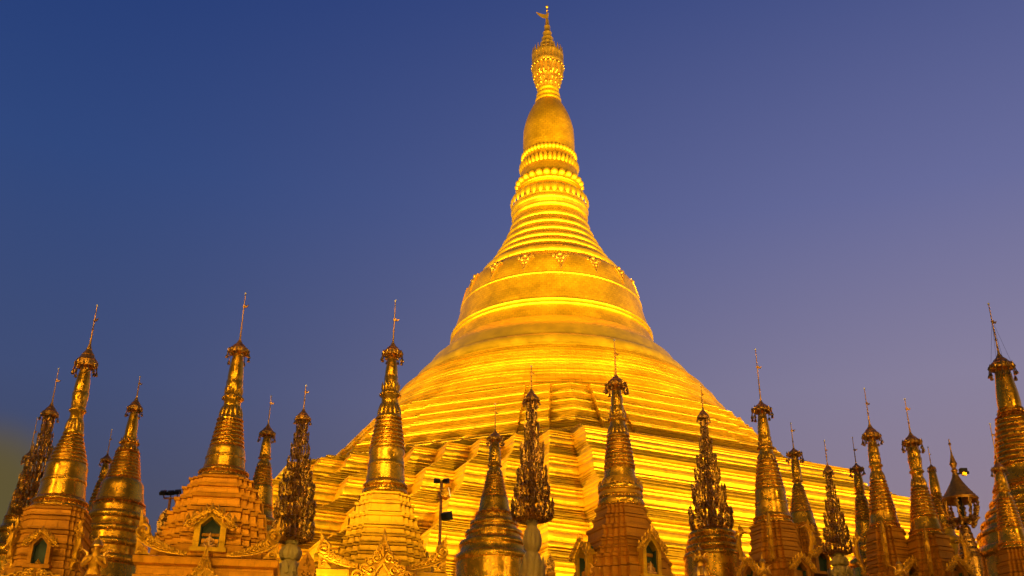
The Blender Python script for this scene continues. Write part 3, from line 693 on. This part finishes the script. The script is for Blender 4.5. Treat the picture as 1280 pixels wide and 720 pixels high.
# far left, dim orange
s1, a1 = stupa('thin bright gold spire at the far left edge, leaning behind the dark ornament tree', 44, (33, 590), 522, 556, (574, 8), (584, 4), (600, 7), (625, 11), (645, 15), (652, 17), [(670, 20), (700, 26)], 'round', 0, M_gold, 5)
tree('dark tiered ornament tree leaning half hidden behind the large far left stupa', 40, (52, 570), 461, 494, (520, 11), [(540, 7), (556, 10), (574, 14), (594, 18), (618, 22), (642, 26)], 'vase', M_bron)
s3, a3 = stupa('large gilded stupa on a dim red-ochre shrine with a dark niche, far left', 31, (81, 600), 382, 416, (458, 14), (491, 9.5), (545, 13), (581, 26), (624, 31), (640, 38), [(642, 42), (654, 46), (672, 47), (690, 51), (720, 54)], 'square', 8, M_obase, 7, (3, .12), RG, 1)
s4, a4 = stupa('slim small spire peeking out behind the wide ringed stupa on the left', 48, (129, 600), 537, 561, (577, 7.5), (590, 5), (606, 8), (630, 13), (655, 17), (662, 19), [(690, 22), (715, 26)], 'round', 0, M_gold, 5)
s5, a5 = stupa('wide round stupa on smooth ringed drum without shrine, second large one from the left', 37, (151, 620), 471, 487, (513, 9.5), (545, 7.5), (567, 15), (600, 22), (628, 31), (637, 35), [(655, 38), (672, 40), (690, 43), (712, 46)], 'round', 0, M_gold, 8)
s6, a6 = stupa('gilded stupa on stepped orange shrine with a seated statue niche and swept corner wings', 29, (280, 590), 367, 416, (441, 13), (477, 9.5), (528, 16), (560, 21.5), (588, 27), (602, 33.5), [(604, 37), (616, 43), (630, 50), (648, 58), (668, 65), (697, 73)], 'square', 9, M_orange, 6, (3, .15), RG, 1)
zt6, b6 = block(s6, a6, 9, 697, 95, M_orange)
pediment(s6, 9, -b6, zt6, b6*1.0, b6*.30, 1.0, .98, gdrop=.78)
nz, ns = a6.zr(692, 14.5); nz -= PLZ
NY6 = b6-.05
niche(s6, 9, NY6, zt6+.24, .46, .74, .33, M_base, M_carve)
bp = Matrix.Rotation(radians(9), 4, 'Z') @ Vector((0, -NY6+.15, zt6+.245))
buddha((a6.X+bp.x, a6.Y+bp.y, PLZ+bp.z), .38, 9, 'small gilt seated statue inside the dark green shrine niche on the left')
s7, a7 = stupa('slim gilded stupa standing between the orange shrine and a dark ornament tree', 42, (326, 620), 495, 522, (544, 9.5), (563, 6), (586, 9.5), (608, 13.5), (632, 16.5), (640, 18), [(660, 22), (690, 28)], 'round', 0, M_gold, 6)
tree('bushy bronze ornament tree on pale vase left of the bright yellow shrine', 34, (368, 640), 482, 503, (525, 9.5), [(540, 6.5), (554, 9), (572, 11.5), (588, 14.5), (602, 17.5), (624, 22), (650, 25), (676, 25)], 'vase', M_bron, hw_st=12)
s9, a9 = stupa('gilded stupa with tall barrel bell on brightly lit yellow stepped shrine with pointed carved gable', 30, (482, 600), 376, 419, (444, 12), (471, 7.5), (526, 15.6), (563, 22), (603, 24.5), (620, 29), [(622, 28), (634, 33), (650, 38), (668, 45), (690, 52), (714, 58)], 'square', 8, M_base, 7, (3, .15), RG, 1)
zt9, b9 = block(s9, a9, 8, 713, 80, M_base)
pediment(s9, 8, -b9, zt9, b9*1.0, b9*.52, 1.25, .92, gdrop=.38)
m = MB(); lathe(m, [(.42, 0), (.4, .06), (.02, 1.0)], 4); m.xf(RT(8, b9*.78, b9*.3, zt9)).build('corner_cone', M_base, s9)
s11, a11 = stupa('round stupa with broad gleaming ringed drum, right of the four light lamp pole', 42, (618, 630), 505, 532, (550, 9.5), (572, 7), (597, 10.5), (622, 16), (640, 20), (648, 24), [(660, 29), (672, 35), (687, 42), (705, 47)], 'round', 0, M_gold, 7)
tree('full bronze ornament tree on pale vase, in the middle before the pagoda corner', 34, (665, 640), 458, 479, (501, 9.5), [(527, 6), (553, 9), (582, 14), (606, 18), (624, 21.5), (650, 26)], 'vase', M_bron, hw_st=10)
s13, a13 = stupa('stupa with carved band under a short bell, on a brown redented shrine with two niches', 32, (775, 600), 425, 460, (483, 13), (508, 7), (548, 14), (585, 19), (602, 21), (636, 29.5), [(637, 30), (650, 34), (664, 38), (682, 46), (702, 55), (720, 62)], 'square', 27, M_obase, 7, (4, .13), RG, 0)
m = MB(); zb13, rb13 = a13.zr(610, 25); zc13 = a13.zr(600, 22); zd13 = a13.zr(622, 28)
lathe(m, [(zd13[1], zd13[0]-PLZ), (rb13*1.02, zb13-PLZ), (zc13[1], zc13[0]-PLZ)], 40)
for k in range(14):
    w = 2*pi*k/14; q = MB(); spiral(q, 0, 0, .13, 1.6, 1 if k % 2 else -1, pi/2, 0, .035); m.join(q, Matrix.Rotation(w, 4, 'Z') @ Matrix.Translation((0, -rb13*1.03, zb13-PLZ)))
m.build('carved_band', M_carve, s13, 50)
N13 = s13['base_half']+.20; z13 = zf(a13, 722, N13)
niche(s13, 27, N13, z13+.12, .36, .95, .30, M_base, M_carve)
niche(s13, -58, N13, z13+.05, .36, .95, .30, M_base, M_carve)
bp = Matrix.Rotation(radians(27), 4, 'Z') @ Vector((0, -N13+.10, z13+.12)); buddha((a13.X+bp.x, a13.Y+bp.y, PLZ+bp.z), .36, 27, 'dim seated statue inside the arched niche of the brown redented shrine')
tree('slender bronze ornament tree rising from a ringed gilt drum', 36, (889, 650), 482, 503, (523, 7.5), [(545, 4.5), (566, 8), (585, 12), (604, 15.5), (632, 20.5), (663, 26)], 'stupa', M_bron)
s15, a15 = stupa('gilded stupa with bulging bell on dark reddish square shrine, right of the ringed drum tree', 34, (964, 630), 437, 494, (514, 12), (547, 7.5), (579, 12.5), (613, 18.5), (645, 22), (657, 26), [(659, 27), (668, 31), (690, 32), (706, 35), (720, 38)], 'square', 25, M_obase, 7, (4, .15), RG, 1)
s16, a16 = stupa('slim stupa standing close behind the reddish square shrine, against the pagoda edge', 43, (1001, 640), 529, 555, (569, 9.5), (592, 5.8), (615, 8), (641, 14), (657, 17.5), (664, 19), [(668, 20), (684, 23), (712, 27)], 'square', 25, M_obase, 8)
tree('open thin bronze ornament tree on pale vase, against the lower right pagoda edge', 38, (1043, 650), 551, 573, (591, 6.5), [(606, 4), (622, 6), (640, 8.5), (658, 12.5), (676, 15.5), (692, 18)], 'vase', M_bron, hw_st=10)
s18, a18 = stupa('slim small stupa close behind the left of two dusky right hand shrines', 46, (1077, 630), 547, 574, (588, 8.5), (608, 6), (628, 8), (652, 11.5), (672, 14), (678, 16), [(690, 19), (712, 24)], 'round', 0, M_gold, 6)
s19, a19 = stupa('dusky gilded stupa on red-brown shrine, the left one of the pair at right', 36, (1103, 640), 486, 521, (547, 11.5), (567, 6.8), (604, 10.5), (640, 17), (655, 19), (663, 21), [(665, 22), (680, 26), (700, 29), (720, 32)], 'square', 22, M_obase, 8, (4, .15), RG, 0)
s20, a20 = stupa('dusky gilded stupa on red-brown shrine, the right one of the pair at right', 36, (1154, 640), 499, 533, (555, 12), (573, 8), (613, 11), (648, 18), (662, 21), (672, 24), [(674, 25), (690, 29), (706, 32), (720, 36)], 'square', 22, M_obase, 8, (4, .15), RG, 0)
s21, a21 = stupa('pale thin spire with plain tapering bud behind the right hand pair of shrines', 46, (1172, 630), 559, 577, (586, 5), (617, 6.5), (628, 9), (644, 12), (656, 14), (664, 16), [(684, 20), (712, 24)], 'round', 0, M_base, 5)
s23, a23 = stupa('largest gilded stupa with broad ringed drum, cut off by the right edge', 40, (1279, 590), 380, 431, (461, 16), (512, 15), (523, 21), (585, 36), (606, 42), (620, 46), [(632, 51), (645, 59), (658, 68), (672, 76), (700, 82)], 'round', 0, M_gold, 9, (3, .13), RG, 0)
s24, a24 = stupa('narrow stupa with gilt rings standing in front of the largest right edge stupa', 34, (1261, 650), 530, 571, (588, 9.5), (606, 7.5), (626, 11), (660, 16), (676, 18.5), (688, 21), [(690, 22), (705, 24), (720, 27)], 'square', 22, M_obase, 8, (4, .15), RG, 0)

m = MB(); zt_ = a23.z(400)-PLZ; zr23, rr23 = a23.zr(461, 16)
for k in range(4):
    w = pi/4+k*pi/2; tube(m, [(0, 0, zt_), (rr23*.95*cos(w), rr23*.95*sin(w), zr23-PLZ+.05)], .0045, 4)
m.build('guy_wires', M_dark, s23)
# ------------------------------------------------------------------ niches and curved corner horns on the dusky shrines
for root, ax, rot, y in ((s3, a3, 8, 668), (s15, a15, 25, 660), (s19, a19, 22, 668), (s20, a20, 22, 678)):
    z = ax.z(y)-PLZ; rel = radians(rot)+atan2(ax.X, ax.Y); hw = ax.zr(y+14, 40 if root is s3 else 29)[1]*.80
    for k in range(4):
        m = MB(); w = radians(rot+45+90*k); R = root['base_half']*1.10
        M_ = Matrix.Rotation(w, 4, 'Z'); pp = ((R*.95, 0, z-1.1), (R*1.06, 0, z-.85), (R*1.15, 0, z-.5), (R*1.14, 0, z-.2), (R*1.02, 0, z-.02), (R*.86, 0, z-.06))
        tube(m, [M_ @ Vector(p) for p in pp], [.05, .06, .075, .07, .055, .03], 7); q = MB()
        for i, (x, y_, zz) in enumerate(pp[:5]):
            diamond(m, M_ @ Vector((x+.06, 0, zz+.08)), .06, .30, M=M_)
            spiral(q, x+.02, zz, .09, 1.4, 1 if i % 2 else -1, 0, -.03, .022); spiral(q, x+.02, zz, .09, 1.4, 1 if i % 2 else -1, 0, .06, .022)
        m.join(q, M_)
        m.build('corner_horn', M_carve, root, 50)
q = s3['base_half']+.25; z = zf(a3, 706, q); niche(s3, 8, q, z, .32, .66, .25, M_obase, M_carve)
z = zf(a3, 738, 1.3); m = gable_relief(.95, .7).xf(RT(8, 0, -a3.zr(720, 58)[1], z)); m.build('carved_gable', M_carve, s3, 50)
z = zf(a15, 735, 1.05); q = s15['base_half']+.25; niche(s15, 25, q, z, .36, .75, .25, M_obase, M_carve); niche(s15, -62, q, z, .36, .75, .25, M_obase, M_carve)
z = zf(a19, 738, 1.1); niche(s19, 22, s19['base_half']+.25, z, .36, .75, .25, M_obase, M_carve)
z = zf(a20, 736, 1.2); niche(s20, 22, s20['base_half']+.25, z, .36, .75, .25, M_obase, M_carve)
z = zf(a16, 714, 0.95); niche(s16, 25, s16['base_half']+.25, z, .4, .7, .25, M_obase, M_carve)

# ------------------------------------------------------------------ free standing figures and finials
guardian(125, 664, 28.6, 1.6, 10, 'crowned gilt guardian figure standing right of the large far left shrine')
guardian(745.5, 690, 31.0, 1.1, 10, 'gold praying guardian at the left foot of the brown redented shrine', M_orn)
guardian(873, 678, 34.0, 1.1, 8, 'praying guardian before the ringed drum that carries an ornament tree')
guardian(952, 692, 32.0, 1.1, 10, 'praying guardian in front of the dark reddish square shrine')
guardian(1122, 696, 33.5, 1.0, 10, 'praying guardian between the dusky pair of shrines at right')
def leaf(x, y, d, h, w, rot, label, mat=M_carve):
    q = at(x, y, d); root = thing('leaf_finial', label, 'finial', (q.x, q.y, PLZ), radians(rot), 'leaf shaped finials'); zb = q.z-PLZ
    m = MB(); prism(m, [(0, zb), (w*.35, zb-h*.25), (w*.5, zb-h*.55), (w*.35, zb-h), (-w*.35, zb-h), (-w*.5, zb-h*.55), (-w*.35, zb-h*.25)], -.06, .06)
    for sg in (-1, 1):
        spiral(m, sg*w*.2, zb-h*.72, w*.17, 1.5, sg, pi/2, -.07); spiral(m, sg*w*.12, zb-h*.42, w*.12, 1.5, sg, pi/2, -.07)
    diamond(m, (0, -.06, zb-h*.25), w*.09, h*.3); m.build('leaf', mat, root, 40)
    m = MB(); box(m, (0, 0, (zb-h)/2), (w*.8, .3, zb-h)); box(m, (0, 0, zb-h+.03), (w*1.0, .36, .06)); m.build('pedestal', M_obase, root)
leaf(208, 636, 33.5, .8, .42, 15, 'dark leaf shaped finial left of the orange shrine tiers', M_bron)
leaf(688, 693, 33.0, .62, .26, 5, 'small dark leaf finial between the middle ornament tree and the brown shrine', M_bron)
leaf(385, 690, 32.6, .9, .5, 10, 'brown leaf shaped finial left of the bright yellow shrine gable', M_obase)

# ------------------------------------------------------------------ canopy shrine on the right
def canopy():
    d = 38; ax = Axis(1199, 622, d); B = PLZ; root = thing('canopy_shrine', 'dark open canopy shrine with wide conical roof and ornate hanging frame', 'shrine', (ax.X, ax.Y, B))
    Z = lambda y, hw: (ax.zr(y, hw)[0]-B, ax.zr(y, hw)[1])
    m = MB(); zt, r0 = Z(592, 3.5); zb, r1 = Z(623, 23); rw = []
    n = 9
    for i in range(n+1):
        t = i/n; r = r0+(r1-r0)*t**1.35; z = zt+(zb-zt)*t; rw += [(r*.95, z+.01, 18, .03), (r*1.04, z-.03, 18, .05)]
    rw += [(r1*.97, zb-.1, 20, .03), (r1*.8, zb-.02), (.1, zb+.35)]
    lathe(m, rw, 44); roof = m.build('canopy_roof', M_hti, root, 50)
    m = MB(); zc, rc = Z(586, 4.5); ze, _ = Z(563, 1)
    lathe(m, [(rc*.4, zt-.05), (rc, zt+.1), (rc*.4, zt+.2), (rc*.5, zc), (rc*1.15, Z(580, 1)[0]), (rc*.8, Z(576, 1)[0]), (rc*.3, Z(568, 1)[0]), (.02, ze)], 16); tube(m, [(0, 0, ze-.1), (0, 0, Z(549, 1)[0])], .02); ball(m, (0, 0, Z(555, 1)[0]), .05); m.build('roof_finial', M_hti, roof)
    m = MB(); zh, rh = Z(655, 20)
    for k in range(8):
        w = 2*pi*(k+.3)/8; M_ = Matrix.Rotation(w, 4, 'Z')
        tube(m, [M_ @ Vector(p) for p in ((r1*.92, 0, zb-.05), (r1*.98, 0, zb-.35), (r1*.80, 0, zb-.62), (r1*.92, 0, zh+.15), (r1*.55, 0, zh), (r1*.25, 0, zh+.2))], [.03, .035, .04, .04, .035, .03], 5)
        for i in range(5): diamond(m, M_ @ Vector((r1*(.95-.08*i), 0, zb-.2-.16*i)), .07, .22, M=M_)
        ball(m, M_ @ Vector((r1*.6, 0, zh-.05)), .07)
    lathe(m, [(r1*.5, zh+.02), (r1*.72, zh+.08), (r1*.7, zh+.14), (r1*.4, zh+.1)], 24); m.build('hanging_frame', M_bron, root, 50)
    m = MB(); tube(m, [(0, 0, zh-.1), (0, 0, zb+.2)], [.08, .06], 8); m.build('pole', M_dark, root)
    m = MB(); zp, rp = Z(658, 6); zq, rq = Z(697, 15); rw = []
    for i in range(6):
        t = i/6; u = (i+1)/6; ra = rq+(rp-rq)*t; za = zq+(zp-zq)*t; rw += [(ra, za), (ra*1.03, za+.06), (ra*.9, za+.12)]
    lathe(m, [(rq*1.5, 0), (rq*1.5, zq*.6), (rq*1.2, zq*.7), (rq*1.2, zq-.05)]+rw+[(rp, zp), (.08, zh-.05)], 28); m.build('pedestal', M_bron, root, 40)
    m = MB(); zL = Z(590, 1)[0]; box(m, (.22, -.15, zL), (.22, .16, .13)); box(m, (.36, -.12, zL-.06), (.08, .08, .08)); tube(m, [(0, -.05, zL-.1), (.22, -.12, zL-.05)], .03); lm = m.build('lamp_housing', M_dark, root, 30)
    m = MB(); box(m, (.22, -.18, zL-.12), (.15, .08, .10)); m.build('lamp_glass', M_gold, lm, 30)
canopy()

# ------------------------------------------------------------------ floodlight poles and the floods that light the place
def spot(name, p, t, power, cone, col, size=.25, blend=.6, parent=None):
    l = bpy.data.lights.new(name, 'SPOT'); l.energy = power; l.spot_size = radians(cone); l.spot_blend = blend; l.color = col; l.shadow_soft_size = size
    o = bpy.data.objects.new(name, l); C.objects.link(o); p = Vector(p); o.location = p
    o.rotation_euler = (Vector(t)-p).to_track_quat('-Z', 'Y').to_euler(); return o
def housing(mb, gl, p, t, w=.42, h=.32, dp=.22):
    q = (Vector(t)-Vector(p)).to_track_quat('-Z', 'Y').to_matrix().to_4x4(); M_ = Matrix.Translation(p) @ q
    vs = [Vector((sx_*w/2*k, sy*h/2*k, z)) for z, k in ((0, 1), (dp, .7)) for sy in (-1, 1) for sx_ in (-1, 1)]
    mb.add([M_ @ v for v in vs], [[4, 6, 7, 5], [0, 4, 5, 1], [2, 3, 7, 6], [0, 2, 6, 4], [1, 5, 7, 3], [0, 1, 3, 2]])
    for k in range(4): box(mb, (0, 0, dp+.02), (w*.6-.1*k, h*.5-.06*k, .03), M_)
    box(gl, (0, 0, -.012), (w*.88, h*.86, .012), M_)
def lamp_pole(label, d, x, ytop, ybase, lamps, lit=None):
    q = at(x, ytop, d); root = thing('lamp_pole', label, 'lamp pole', (q.x, q.y, PLZ)); H = q.z-PLZ
    m = MB(); tube(m, [(0, 0, 0), (0, 0, H*.5), (0, 0, H)], [.055, .05, .045], 10); box(m, (0, 0, .03), (.4, .4, .06)); m.build('pole', M_pole, root)
    xs = [l[0] for l in lamps if abs(l[1]-lamps[0][1]) < 4]
    pp = [at(l[0], l[1], d)-Vector((q.x, q.y, PLZ)) for l in lamps]
    m = MB(); top = [p for p, l in zip(pp, lamps) if abs(l[1]-lamps[0][1]) < 4]
    tube(m, [Vector((top[0].x, 0, H-.02)), Vector((top[-1].x, 0, H-.02))], .03, 6)
    for p in pp: tube(m, [Vector((0 if p.z < H-.3 else p.x, 0, min(p.z-.1, H))), Vector((p.x, p.y, p.z-.05))], .022, 5)
    m.build('crossbar', M_pole, root)
    for i, (p, l) in enumerate(zip(pp, lamps)):
        h, g_ = MB(), MB(); housing(h, g_, p, p+Vector(l[2]), l[3], l[3]*.8, l[3]*.55)
        o = h.build('floodlight', M_dark if i != lit else M_gold, root, 30); g_.build('lamp_glass', M_lamp if i == lit else M_dark, o, 30)  # lit lamp's housing is coloured gold to stand for its glow
lamp_pole('thin brown pole with four black floodlights beside the bright yellow shrine', 36, 552, 602, 690, [(546, 601, (-.3, 1, .35), .20), (558, 601, (.3, 1, .35), .20), (559, 617, (.85, .35, .2), .42), (560, 645, (.5, .8, .3), .36)], 2)
lamp_pole('short post with three black floodlights in a row, left of the orange shrine', 36, 213, 622, 650, [(205, 616, (.2, 1, .5), .20), (214, 616, (.2, 1, .5), .20), (223, 615, (.2, 1, .5), .20)])

FL = 'floodlights on the plinth and terrace'
def flood(p, t, power, cone, col=WARM, size=.35, label='black floodlight set on the plinth below the shrines and aimed upwards', base=None):
    p = Vector(p); root = thing('flood_light', label, 'floodlight', (p.x, p.y, base if base is not None else PLZ), 0, FL); b = p.z-root.location.z
    m = MB(); tube(m, [(0, 0, 0), (0, 0, b-.2)], .05, 6); box(m, (0, 0, .02), (.4, .4, .04)); m.build('bracket', M_pole, root)
    h, g_ = MB(), MB(); dr = (Vector(t)-p).normalized(); housing(h, g_, Vector((0, 0, b)), Vector((0, 0, b))+dr, .6, .45, .3); o = h.build('housing', M_dark, root, 30); g_.build('lamp_glass', M_lamp, o, 30)
    spot('floodlight_lamp', p+dr*.15, t, power, cone, col, size)
ax_ = lambda ang, R, z: (PAX.x+R*cos(radians(ang)), PAX.y+R*sin(radians(ang)), z)
K = 1.0
# ring of floods at the foot of the pagoda, aimed at the bell and spire
for ang in (-150, -120, -92, -64, -34):
    flood(ax_(ang, 72, 6.8), (PAX.x, PAX.y, 58), 240000*K, 50)
    flood(ax_(ang+6, 72, 6.8), (PAX.x, PAX.y, 87), 300000*K, 30)
# floods aimed at the terraces
for ang in (-165, -140, -118, -100, -76, -55, -35, -15):
    flood(ax_(ang, 76, 6.6), ax_(ang, 28, 29), 50000*K, 70)
flood(ax_(-106, 57, 11.3), ax_(-93, 40, 21), 60000*K, 52, base=8)
# floods on tall masts added out of view, beside and behind, as fill
for p, t, pw, cn in (((-50, 50, 26), 66, 240000, 44), ((50, 54, 26), 66, 240000, 44), ((-24, -8, 15), 68, 330000, 26), ((26, -8, 15), 68, 300000, 26), ((-52, 52, 22), 27, 75000, 60), ((-34, 24, 24), 28, 42000, 44), ((38, 26, 24), 27, 60000, 44), ((54, 54, 22), 27, 36000, 60)):
    flood(p, (PAX.x, PAX.y-(16 if t < 40 else 0), t), pw*K, cn, WARM, .5, 'added black fill floodlight on an unseen tall mast facing the great pagoda', base=0)
# mast floods for the shrines, high so that their light runs down the bells
for p, t, pw, cn in (((-30, 2, 22), (-9, 31, 12), 9500, 50), ((-16, -6, 30), (-8, 31, 12), 12000, 45), ((-2, -4, 26), (-2, 32, 12), 10000, 50), ((9, -4, 30), (7, 34, 12), 10000, 50), ((30, 4, 22), (12, 36, 12), 9000, 50)):
    flood(p, t, pw*K, cn, AMB, .3, 'black floodlight on a tall mast turned towards the shrines', base=0)
flood((-7, 2, 14), (-3.4, 30.5, 10.9), 24000, 9, WARM, .2, 'black floodlight on a tall mast turned towards the shrines', base=0)
# floods in front of the shrines
for p, t, pw in (((-15, 17, 3.2), (-10, 30, 12), 2500), ((-6, 15, 3.2), (-4.5, 30, 12), 2000), ((1.5, 15, 3.2), (2, 32, 12), 1500), ((10, 17, 3.2), (9, 34, 12), 1500), ((19, 22, 3.2), (14, 36, 12), 1500)):
    flood(p, t, pw*K, 100, AMB, .3, 'black floodlight on a short stand in front of the plinth', base=0)
flood((-4.6, 26.6, 6.4), (-3.4, 30, 10.5), 900, 100, WARM, .2)
for x in (-3.2, -1.0, 1.4): flood((x, 35.5, 6.3), (-.7, 42, 11.5), 420, 75, WARM, .12)
